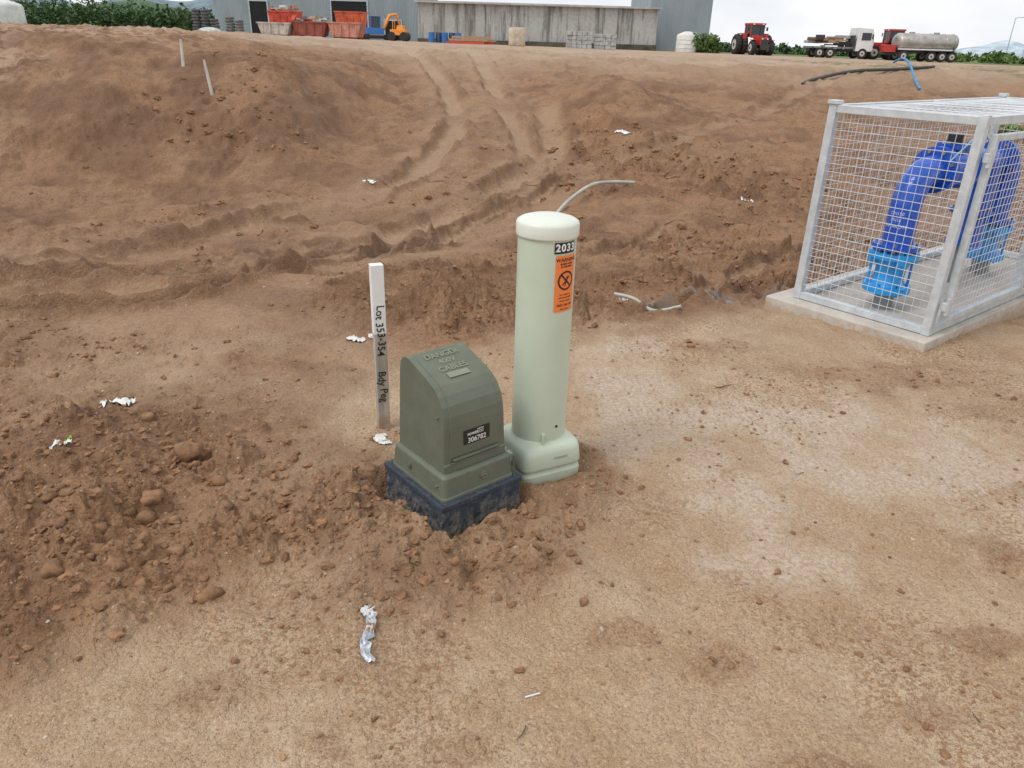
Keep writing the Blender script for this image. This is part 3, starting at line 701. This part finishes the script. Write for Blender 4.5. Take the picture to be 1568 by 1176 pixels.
for i,(x,y,w,l,a) in enumerate(((-2.04,10.39,.10,.18,60),(1.79,13.63,.16,.3,40),(-.92,4.06,.06,.11,70),(-.84,4.12,.04,.08,20),(-3.9,5.0,.06,.12,20),(-.56,2.84,.06,.09,40),(.75,5.0,.05,.09,80),(-2.9,2.45,.03,.07,30),(-1.75,1.75,.03,.04,10),(3.0,9.9,.06,.2,30))):
    scrap('paper_scrap',x,y,w,l,R(a),wl,.012,6+i)
b=B();b.tube([(.06,1.46,ground_z(.06,1.46)+.004),(.10,1.48,ground_z(.10,1.48)+.005)],.0025,wl,6);b.make('plastic_stub')
# ------------------------------------------------------------------ distant yard
def fz(x,y): return ground_z(x,y)
def clad(name,col,axis='X'):
    m,nt,b=newmat(name);co=obj_co(nt)
    w=N(nt,'ShaderNodeTexWave',bands_direction=axis);w.inputs['Scale'].default_value=1.6;nt.links.new(co,w.inputs[0])
    n=noise(nt,co,.7,5,.6,(1,1,.3))
    c=mixc(nt,ramp(nt,n,.3,.7),tuple(q*.8 for q in col),col);c=mixc(nt,ramp(nt,w.outputs[1],.2,.0,0,.35),c,tuple(q*.5 for q in col))
    nt.links.new(c,b.inputs['Base Color']);b.inputs['Roughness'].default_value=.5
    bump(nt,b,w.outputs[1],.6,.05);return m
shedm=clad('grey_cladding',(.33,.375,.415));roofm=clad('roof_iron',(.45,.48,.5))
dkm=mat('dark_opening',(.015,.015,.018),.9);trim=mat('steel_trim',(.5,.53,.56),.5)
def shed(name,x0,x1,y0,y1,h,doors):
    z=fz((x0+x1)/2,y0)-.2;e=empty(name,((x0+x1)/2,y0,z));w=x1-x0;d=y1-y0
    b=B();b.box((0,d/2,h/2),(w,d,h),shedm);b.make('walls',e)
    b=B();o=.4;rz=h+.004
    vs=[(-w/2-o,-o,rz),(w/2+o,-o,rz),(w/2+o,d/2,rz+2.2),(-w/2-o,d/2,rz+2.2),(w/2+o,d+o,rz),(-w/2-o,d+o,rz)]
    vs+= [(a,b_,c-.12) for a,b_,c in vs]
    b.add(vs,[(0,1,2,3),(3,2,4,5),(7,6,9,8),(8,9,11,10),(0,6,7,1),(5,4,10,11),(0,3,9,6),(3,5,11,9),(1,7,8,2),(2,8,10,4)],roofm);b.make('roof',e)
    b=B()
    for dx,dw,dh in doors:
        b.box((dx,-.03,dh/2),(dw,.05,dh),dkm);b.box((dx-dw/2-.08,-.05,dh/2),(.16,.12,dh),trim);b.box((dx+dw/2+.08,-.05,dh/2),(.16,.12,dh),trim);b.box((dx,-.05,dh+.08),(dw+.32,.12,.16),trim)
    b.make('doorways',e)
shed('steel_shed',-39.5,-12.8,106,125,7.5,[(-7.6,2.2,4.2),(4,4.5,4.5),(9.5,2,2.4)])
shed('cladded_shed',15.2,22.6,100,118,9,[(1.5,1.1,2.2)])
def cwall():
    m,nt,b_=newmat('stained_concrete');co=obj_co(nt)
    n1=noise(nt,co,1.0,6,.75,(1.3,1,.10));n2=noise(nt,co,.35,5,.6);n3=noise(nt,co,3,6,.7)
    c=mixc(nt,ramp(nt,n3,.3,.7),(.38,.38,.37),(.50,.50,.48))
    c=mixc(nt,ramp(nt,n1,.47,.62,0,.85),c,(.13,.125,.115));c=mixc(nt,ramp(nt,n2,.5,.7,0,.45),c,(.2,.19,.17))
    nt.links.new(c,b_.inputs['Base Color']);b_.inputs['Roughness'].default_value=.9
    x0,x1,y0=-11.4,14.6,90;w=x1-x0;z=fz(1,90)-.15
    e=empty('concrete_storage_bunker',((x0+x1)/2,y0,z))
    b=B();b.box((0,5,2.05),(w,10,4.1),m)
    for i in range(4):
        b.box((-w/2+.1+(w-.2)*i/3,-.05,2.0),(.14,.1,4.0),m)
    b.make('walls',e)
    b=B();b.box((0,4.9,4.2),(w+.6,10.8,.2),mat('concrete_cap',(.42,.42,.41),.85,var=.25,scale=.8));b.box((0,-.35,.3),(w,.5,.6),mat('dark_base',(.09,.08,.06),.9,var=.5,scale=1));b.make('capping_and_base',e)
cwall()
def skip(name,x,y,w,h,col,junk):
    z=fz(x,y);e=empty(name,(x,y,z));m=mat(name+'_paint_%d'%int(col[0]*1000+col[1]*100),col,.6,var=.35,scale=1.5,dirt=.45,dirtcol=(.25,.15,.09),dscale=2)
    b=B();d=1.8
    out=[(-w/2+.35,-d/2,.15),(w/2-.35,-d/2,.15),(w/2-.35,d/2,.15),(-w/2+.35,d/2,.15)];top=[(-w/2,-d/2,h),(w/2,-d/2,h),(w/2,d/2,h),(-w/2,d/2,h)]
    b.add(out+top,[(0,3,2,1),(0,1,5,4),(1,2,6,5),(2,3,7,6),(3,0,4,7)],m)
    k=.08;b.add([(a*(1-k),b_*(1-k),c+.05) for a,b_,c in out]+[(a*(1-k/2),b_*(1-k),c) for a,b_,c in top],[(0,1,2,3),(4,5,1,0),(5,6,2,1),(6,7,3,2),(7,4,0,3)],m)
    for yy in (-d/2-.03,d/2+.03): b.box((0,yy,h-.05),(w+.1,.08,.12),m)
    for i in range(4): b.box((-w/2+.5+(w-1)*i/3,-d/2-.04,h*.5),(.1,.07,h*.75),m)
    for yy in (-.5,.5): b.box((0,yy,.08),(w*.7,.15,.16),m)
    b.make('bin_body',e)
    if junk:
        b=B();rnd=random.Random(int(x*10))
        cols=[mat('junk_white',(.6,.6,.58),.7),mat('junk_red',(.55,.07,.03),.6),mat('junk_grey',(.2,.2,.2),.7),mat('junk_timber',(.4,.28,.16),.8)]
        for i in range(26):
            b.box((rnd.uniform(-w*.42,w*.42),rnd.uniform(-.6,.6),h+rnd.uniform(-.1,.45)),(rnd.uniform(.2,.9),rnd.uniform(.1,.5),rnd.uniform(.05,.4)),cols[rnd.randrange(4)],rnd.uniform(0,3),shx=rnd.uniform(-.2,.2))
        b.make('rubbish_load',e)
skip('skip_bin',-23.9,80,3.2,1.2,(.50,.45,.40),False)
skip('skip_bin',-20.6,80.5,3.4,1.4,(.28,.07,.05),True)
skip('skip_bin',-17.1,80,3.2,1.45,(.55,.24,.17),False)
skip('skip_bin',-23.8,83,3.0,2.3,(.60,.07,.04),True)
skip('skip_bin',-17.3,83.5,3.0,2.5,(.65,.12,.05),False)
def digger():
    x,y=-14.0,79;e=empty('mini_excavator',(x,y,fz(x,y)),R(20));bl=mat('digger_blue',(.04,.18,.5),.5);og=mat('machine_orange',(.8,.28,.04),.5);dk=mat('rubber_black',(.03,.03,.03),.8);gl=mat('cab_glass',(.04,.05,.06),.15)
    b=B()
    for yy in (-.6,.6):
        b.box((0,yy,.28),(1.9,.35,.3),dk)
        for xx in (-.95,.95): b.cyl((xx,yy-.17,.28),(xx,yy+.17,.28),.24,dk,16)
    b.make('tracks',e)
    b=B();b.box((-.2,0,.8),(1.6,1.3,.55),bl);b.box((-.1,.2,1.55),(.9,.8,.95),gl);b.box((-.1,.2,2.06),(1.0,.9,.08),bl)
    for sx in (-.55,.35):
        for sy in (-.2,.6): b.box((sx,sy,1.55),(.07,.07,1.0),bl)
    b.make('house_and_cab',e,.03)
    b=B();b.tube([(.6,-.1,.9),(1.3,-.1,2.2),(2.0,-.1,2.3)],[.14,.16,.1],og,8);b.tube([(1.95,-.1,2.35),(2.3,-.1,1.1)],[.12,.08],og,8)
    b.box((2.25,-.1,.8),(.5,.5,.5),dk,0,.6);b.make('boom_and_bucket',e)
digger()
def loader():
    x,y=-11.7,78;e=empty('trench_compactor',(x,y,fz(x,y)),R(-10));og=mat('machine_orange',(.8,.28,.04),.5);dk=mat('rubber_black',(.03,.03,.03),.8)
    b=B();b.cyl((-.6,-.5,.4),(-.6,.5,.4),.4,dk,20);b.cyl((.6,-.5,.4),(.6,.5,.4),.4,dk,20);b.box((0,0,.75),(1.5,.9,.5),og);b.box((.2,0,1.15),(.7,.8,.4),og,0,.8)
    b.tube([(-.5,-.3,1),(-.5,-.3,1.7),(-.5,.3,1.7),(-.5,.3,1)],.04,og,6);b.make('body',e,.03)
loader()
tim=mat('timber',(.42,.28,.16),.8);rd=mat('junk_red',(.55,.07,.03),.6);blu=mat('barrel_blue',(.04,.16,.45),.5);gb=mat('grey_block',(.42,.42,.41),.9,var=.35,scale=3,bmp=.03,bscale=5);be=mat('beige_wrap',(.55,.46,.36),.7,var=.2,scale=3)
x,y=-4.8,72;e=empty('timber_beam_stack',(x,y,fz(x,y)));b=B()
for i in range(5): b.box((i*.25-.2,i*.22,.12+.22*(i%3)),(3.4,.2,.18),tim if i%3 else rd,R(6*i-10))
b.make('beams',e)
x,y=-7.2,76;e=empty('drum_group',(x,y,fz(x,y)));b=B()
for i in range(5):
    xx=i*.62-1.2;b.cyl((xx,(i%2)*.4,0),(xx,(i%2)*.4,.88),.29,[blu,mat('drum_dark',(.06,.09,.14),.5)][i%2],20)
    for zz in (.3,.6): b.cyl((xx,(i%2)*.4,zz-.015),(xx,(i%2)*.4,zz+.015),.305,blu,20)
b.make('drums',e)
x,y=-.45,70;e=empty('wrapped_bale',(x,y,fz(x,y)));b=B();b.loft([[(.72*k*(abs(math.cos(a))**6+abs(math.sin(a))**6)**(-1/6)*math.cos(a),.6*k*(abs(math.cos(a))**6+abs(math.sin(a))**6)**(-1/6)*math.sin(a),z) for a in [2*math.pi*i/32 for i in range(32)]] for z,k in ((0,.9),(.1,1),(.5,.95),(.9,1.02),(1.3,1),(1.45,.85))],be,True);b.make('bale_body',e)
def gabion(x,y,w,h):
    e=empty('block_stack',(x,y,fz(x,y)));b=B();rnd=random.Random(int(x*7));n=int(w/.42);r=int(h/.3)
    for i in range(n):
        for j in range(r):
            b.box((-w/2+.21+i*w/n,rnd.uniform(-.04,.04),.15+j*h/r),(w/n*.97,.9,h/r*.96),gb,rnd.uniform(-.03,.03))
    b.box((0,.2,h*.5-.05),(w*.96,.6,h*.9),gb)
    b.make('blocks',e,.03)
gabion(5.2,75,2.3,1.45);gabion(7.6,75,2.0,1.3)
x,y=17.6,88;e=empty('water_tank',(x,y,fz(x,y)));b=B();cc=lambda r,z:[(r*math.cos(2*math.pi*i/32),r*math.sin(2*math.pi*i/32),z) for i in range(32)]
tk=mat('tank_white',(.68,.68,.64),.6,var=.15,scale=1.5);b.loft([cc(1.1,0),cc(1.1,1.6),cc(1.0,1.72),cc(.3,2.0),cc(.02,2.02)],tk)
for zz in (.4,.8,1.2): b.loft([cc(1.1,zz-.04),cc(1.14,zz),cc(1.1,zz+.04)],tk,cap=False)
b.make('tank_body',e)
def stack(x,y,w,h,m,name):
    e=empty(name,(x,y,fz(x,y)));b=B();rnd=random.Random(int(abs(x)*9))
    nx=int(w/.9)
    for j in range(int(h/.28)):
        for i in range(nx-(j>4)):
            cx_=-w/2+.45+i*.9+rnd.uniform(-.08,.08)
            b.tube([(cx_,0,.28*j+.02),(cx_,0,.28*j+.08),(cx_,0,.28*j+.2),(cx_,0,.28*j+.27)],[.36,.45,.45,.36],m,16)
    b.make('stacked_tyres',e)
stack(-32.3,85,3.4,2.3,mat('tyre_grey',(.10,.10,.10),.8,var=.4,scale=4),'tyre_stack')
stack(-29.8,85.5,2.0,1.9,mat('tyre_grey2',(.16,.16,.15),.8,var=.4,scale=4),'tyre_stack')
x,y=-31.8,83.5;e=empty('plastic_wrapped_pile',(x,y,fz(x,y)));b=B();b.sphere((0,0,.1),1,mat('silage_wrap',(.5,.52,.52),.5,var=.3),20,10,(1.3,.6,.5));b.make('cover',e)
x,y=-61,95;e=empty('white_tank',(x,y,fz(x,y)));b=B();b.loft([cc(3.2,0),cc(3.2,2.0),cc(3.0,2.3),cc(1.2,2.9),cc(.05,3.0)],tk);b.make('tank_body',e)
for x,y,h in ((66,112,5.5),(72,118,5.2)):
    e=empty('light_pole',(x,y,fz(x,y)));b=B();b.tube([(0,0,0),(0,0,h)],[.09,.05],trim,8);b.tube([(0,0,h),(.3,0,h+.1),(1.1,0,h+.15)],[.05,.04,.04],trim,6);b.box((1.2,0,h+.15),(.5,.2,.08),trim);b.make('pole',e)
# ------------------------------------------------------------------ vehicles
red=mat('tractor_red',(.50,.03,.02),.35,coat=.3);rub=mat('rubber_black',(.03,.03,.03),.8);gls=mat('cab_glass',(.04,.05,.06),.15);whv=mat('cab_white',(.75,.76,.76),.4,var=.08,scale=2);rim=mat('wheel_rim',(.55,.52,.48),.5);chas=mat('chassis_dark',(.05,.05,.05),.7);alu=mat('tank_aluminium',(.42,.40,.37),.35,.5,var=.25,scale=1.5,dirt=.3,dirtcol=(.3,.22,.15),dscale=1);lamp=mat('lamp_lens',(.8,.8,.75),.2)
def wheel(b,c,r,w,ax='y',rimm=None):
    d=Vector((0,1,0)) if ax=='y' else Vector((1,0,0));c=Vector(c)
    b.tube([tuple(c-d*w/2),tuple(c-d*w*.42),tuple(c+d*w*.42),tuple(c+d*w/2)],[r*.86,r,r,r*.86],rub,24)
    b.tube([tuple(c-d*(w/2+.01)),tuple(c+d*(w/2+.01))],r*.52,rimm or rim,18);b.tube([tuple(c-d*(w/2+.05)),tuple(c+d*(w/2+.05))],r*.18,chas,12)
    n=18
    for i in range(n):
        a=2*math.pi*i/n;o=Vector((math.cos(a),0,math.sin(a))) if ax=='y' else Vector((0,math.cos(a),math.sin(a)))
        if r>.6: b.tube([tuple(c+o*r*1.0-d*w*.4),tuple(c+o*r*1.03),tuple(c+o*r*1.0+d*w*.4)],.035,rub,4)
def tractor(x,y,rz,dual=True):
    e=empty('red_tractor',(x,y,fz(x,y)),rz)
    b=B()
    for s in (-1,1):
        wheel(b,(s*1.0,1.2,.95),.95,.55,'x')
        if dual: wheel(b,(s*1.65,1.2,.95),.95,.5,'x')
        wheel(b,(s*.95,-1.3,.68),.68,.45,'x')
    b.make('wheels',e)
    b=B()
    b.box((0,-.9,1.3),(.85,2.0,.75),red,0,.92);b.box((0,-1.93,1.25),(.7,.05,.5),chas);b.box((0,-.6,.8),(.5,3.0,.4),chas)
    for s in (-1,1):
        b.box((s*.27,-1.97,1.5),(.16,.03,.1),lamp);b.box((s*1.05,1.2,2.0),(.7,1.5,.08),red);b.box((s*1.15,.45,1.75),(.45,.06,.5),red)
        b.box((s*.95,-1.3,1.42),(.45,.9,.05),red)
    b.box((0,-2.15,.75),(.9,.35,.5),chas)
    b.make('bonnet_and_guards',e,.04)
    b=B();b.box((0,.9,2.25),(1.45,1.5,1.15),gls,0,.95)
    for sx in (-1,1):
        for sy in (.17,1.63): b.box((sx*.71,sy,2.25),(.09,.09,1.2),red)
    b.box((0,.9,2.9),(1.6,1.7,.18),red);b.box((0,.12,1.72),(1.3,.08,.25),red)
    for s in (-1,1): b.box((s*.5,.02,2.88),(.22,.05,.1),lamp);b.box((s*1.0,.1,2.45),(.2,.05,.35),chas);b.box((s*.85,.12,2.6),(.3,.03,.03),chas)
    b.tube([(.5,-.3,1.6),(.5,-.3,2.7)],.05,chas,8);b.make('cab',e,.03)
tractor(24.2,85,R(8))
tractor(38.6,88,R(-90),False)
def flatbed():
    x,y=33.2,86;e=empty('flatbed_truck',(x,y,fz(x,y)))
    b=B()
    for xx in (-2.4,-1.3,2.0):
        for s in (-1,1): wheel(b,(xx,s*1.0,.5),.5,.35)
    b.make('wheels',e)
    b=B();b.box((-.2,0,.75),(6.2,.9,.25),chas);b.box((-1.2,0,1.0),(4.4,2.4,.18),mat('deck_grey',(.2,.2,.19),.7));b.box((1.0,0,1.6),(.08,2.3,1.2),chas)
    for i in range(5): b.box((-3.2+i*1.0,-1.22,.95),(.1,.05,.22),chas)
    b.make('chassis_and_deck',e,.02)
    b=B();vs=[(1.25,-1.15,.7),(2.95,-1.15,.7),(3.05,-1.15,1.6),(2.75,-1.15,2.85),(1.25,-1.15,2.95)];vs+= [(a,-q,c) for a,q,c in vs]
    b.add(vs,[(0,1,2,3,4),(9,8,7,6,5),(0,5,6,1),(1,6,7,2),(2,7,8,3),(3,8,9,4),(4,9,5,0)],whv);b.make('cab_body',e,.06)
    b=B();b.box((2.15,-1.16,2.1),(.95,.03,.7),gls)
    b.add([(3.065,-1.0,1.72),(3.065,1.0,1.72),(2.80,1.0,2.7),(2.80,-1.0,2.7)],[(0,1,2,3)],gls);b.box((3.03,0,1.0),(.12,1.6,.5),chas)
    for s in (-1,1): b.box((3.06,s*.85,.95),(.12,.3,.2),lamp);b.box((2.75,s*1.3,2.1),(.1,.15,.45),chas)
    b.make('glass_and_lamps',e)
    b=B();rnd=random.Random(3)
    for i in range(22): b.box((rnd.uniform(-3,.6),rnd.uniform(-.8,.8),1.2+rnd.uniform(0,.9)),(rnd.uniform(.4,1.6),rnd.uniform(.2,.7),rnd.uniform(.1,.4)),[tim,chas,mat('rusty_steel',(.22,.12,.08),.8),gb][i%4],rnd.uniform(-.3,.3))
    b.make('deck_load',e)
flatbed()
def tanker():
    x,y=41.0,84;e=empty('tanker_trailer',(x,y,fz(x,y)))
    b=B();n=32;rings=[]
    for xx,k in ((-3.0,.55),(-2.95,.85),(-2.8,1),(2.8,1),(2.95,.85),(3.0,.55)):
        rings.append([(xx,1.15*k*math.cos(2*math.pi*i/n),1.75+.85*k*math.sin(2*math.pi*i/n)) for i in range(n)])
    b.loft(rings,alu)
    for xx in (-2.2,-.9,.4,1.7,2.6): b.loft([[(xx+dx,(1.15+q)*math.cos(2*math.pi*i/n),1.75+(.85+q)*math.sin(2*math.pi*i/n)) for i in range(n)] for dx,q in ((-.04,0),(-.03,.03),(.03,.03),(.04,0))],alu,cap=False)
    for xx in (-1.5,1): b.cyl((xx,0,2.55),(xx,0,2.72),.28,alu,16)
    b.make('tank_shell',e)
    b=B();b.box((-.2,0,.85),(6.6,.9,.2),chas);b.box((-.3,-1.05,1.12),(5.4,.25,.12),whv);b.box((1.3,-1.0,1.02),(3.0,.5,.06),chas)
    b.make('chassis',e)
    b=B()
    for xx in (.4,1.5,2.5,-2.4):
        for s in (-1,1): wheel(b,(xx,s*.95,.5),.5,.4)
    b.make('wheels',e)
    b=B();b.box((-3.6,0,1.15),(1.1,1.2,.7),red);b.box((-3.65,0,.7),(1.4,.6,.3),chas);b.make('pump_unit',e,.03)
tanker()
# ------------------------------------------------------------------ vegetation
def leafmat(name,c1,c2):
    m,nt,b=newmat(name);co=obj_co(nt);n=noise(nt,co,1.2,3);oi=noise(nt,co,7,2)
    c=mixc(nt,ramp(nt,n,.35,.65),c1,c2);c=mixc(nt,ramp(nt,oi,.4,.7,0,.5),c,tuple(q*1.5 for q in c2));nt.links.new(c,b.inputs['Base Color']);b.inputs['Roughness'].default_value=.7
    return m
lf=leafmat('foliage_dark',(.03,.06,.02),(.065,.12,.035));lf2=leafmat('foliage_mid',(.05,.10,.02),(.13,.20,.05))
def foliage(name,centers,size,m,per=60):
    V=[];F=[];o=0
    for (x,y,z,rx,rz_) in centers:
        n=per
        d=np.random.randn(n,3);d/=np.linalg.norm(d,axis=1)[:,None];r=np.random.rand(n)**.45
        P=d*r[:,None]*np.array([rx,rx,rz_])+np.array([x,y,z])
        a=np.random.randn(n,3);a/=np.linalg.norm(a,axis=1)[:,None];b_=np.cross(a,np.random.randn(n,3));b_/=np.linalg.norm(b_,axis=1)[:,None]
        s=size*(.5+np.random.rand(n))[:,None]
        q=np.stack([P-a*s,P+b_*s*.6,P+a*s,P-b_*s*.6],1).reshape(-1,3)
        V.append(q);F.append(np.arange(n*4).reshape(-1,4)+o);o+=n*4
    me=bpy.data.meshes.new(name);me.from_pydata(np.concatenate(V).tolist(),[],np.concatenate(F).tolist());me.materials.append(m);me.update()
    return link(bpy.data.objects.new(name,me))
cs=[]
rnd=random.Random(5)
for row,(yy,h) in enumerate(((210,5.6),(240,7.8),(275,10.0))):
    for i in range(110):
        xx=-165+i*1.35+rnd.uniform(-.6,.6);xx*=yy/210
        hh=h*rnd.uniform(.72,1.12)*(1.12 if xx/yy<-.5 else .85 if xx/yy>-.38 else 1)
        cs.append((xx,yy+rnd.uniform(-2,2),1.5+hh*.5,1.7,hh*.5))
foliage('tree_line',cs,.5,lf,80)
cs=[(18.9+rnd.uniform(-.6,1.9),88+rnd.uniform(-.8,.8),1.1+rnd.uniform(.3,1.5),.6,.7) for i in range(16)]
foliage('shrub',cs,.16,lf2,120)
cs=[(x_,100+rnd.uniform(-3,3),1.0+rnd.uniform(.0,.8),1.0,.5) for x_ in np.linspace(46,80,60)]
foliage('hedge',cs,.25,lf2,60)
cs=[(x_,130+rnd.uniform(-3,3),1.0+rnd.uniform(.2,.9),1.3,.8) for x_ in np.linspace(22,60,50)]
foliage('hedge',cs,.4,lf,60)
cs=[(x_,14.5+rnd.uniform(-.5,.5),ground_z(x_,14.5)+.1,.25,.18) for x_ in np.linspace(8.6,11,10)]
foliage('weeds',cs,.06,lf2,60)
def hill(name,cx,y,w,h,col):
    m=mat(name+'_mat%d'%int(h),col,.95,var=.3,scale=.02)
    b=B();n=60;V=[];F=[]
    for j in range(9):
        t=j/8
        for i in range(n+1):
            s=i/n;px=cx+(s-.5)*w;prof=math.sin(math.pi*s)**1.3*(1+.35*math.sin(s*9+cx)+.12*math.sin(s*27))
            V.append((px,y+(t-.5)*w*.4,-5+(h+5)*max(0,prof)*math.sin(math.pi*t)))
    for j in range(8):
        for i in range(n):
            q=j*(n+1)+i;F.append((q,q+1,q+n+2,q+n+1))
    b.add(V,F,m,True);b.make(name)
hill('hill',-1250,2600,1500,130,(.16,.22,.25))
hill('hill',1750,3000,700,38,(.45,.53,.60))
hill('hill',-700,1500,900,36,(.07,.12,.06))
# ------------------------------------------------------------------ world, sun, camera
w=bpy.data.worlds.new('World');scene.world=w;w.use_nodes=True;nt=w.node_tree;bg=nt.nodes['Background']
sky=N(nt,'ShaderNodeTexSky');sky.sky_type='NISHITA';sky.sun_disc=False;sky.sun_elevation=R(55);sky.sun_rotation=R(-120)
tc=nt.nodes.new('ShaderNodeTexCoord').outputs['Generated']
n=noise(nt,tc,2.2,4,.6,(1,1,2.5))
cl=mixc(nt,ramp(nt,n,.35,.65),(8.0,8.3,8.8),(10.2,10.2,10.2))
c=mixc(nt,ramp(nt,n,.30,.42,.80,.97),sky.outputs[0],cl)
nt.links.new(c,bg.inputs['Color']);bg.inputs['Strength'].default_value=.108
sl=bpy.data.lights.new('sun','SUN');sl.energy=1.5;sl.angle=R(22);sl.color=(1,.975,.94)
so=link(bpy.data.objects.new('sun',sl))
el,az=R(55),R(-120);dv=Vector((math.sin(az)*math.cos(el),math.cos(az)*math.cos(el),math.sin(el)))
so.rotation_euler=dv.to_track_quat('Z','Y').to_euler()
cam=bpy.data.cameras.new('camera');cam.sensor_width=36;cam.lens=26.2;cam.clip_end=6000;cam.clip_start=.05
co=link(bpy.data.objects.new('camera',cam))
co.matrix_world=Matrix.Translation((0,0,1.6))@Matrix.Rotation(R(65.4),4,'X')@Matrix.Rotation(R(1.7),4,'Z')
scene.camera=co
scene.view_settings.view_transform='Standard';scene.view_settings.look='None';scene.view_settings.exposure=0
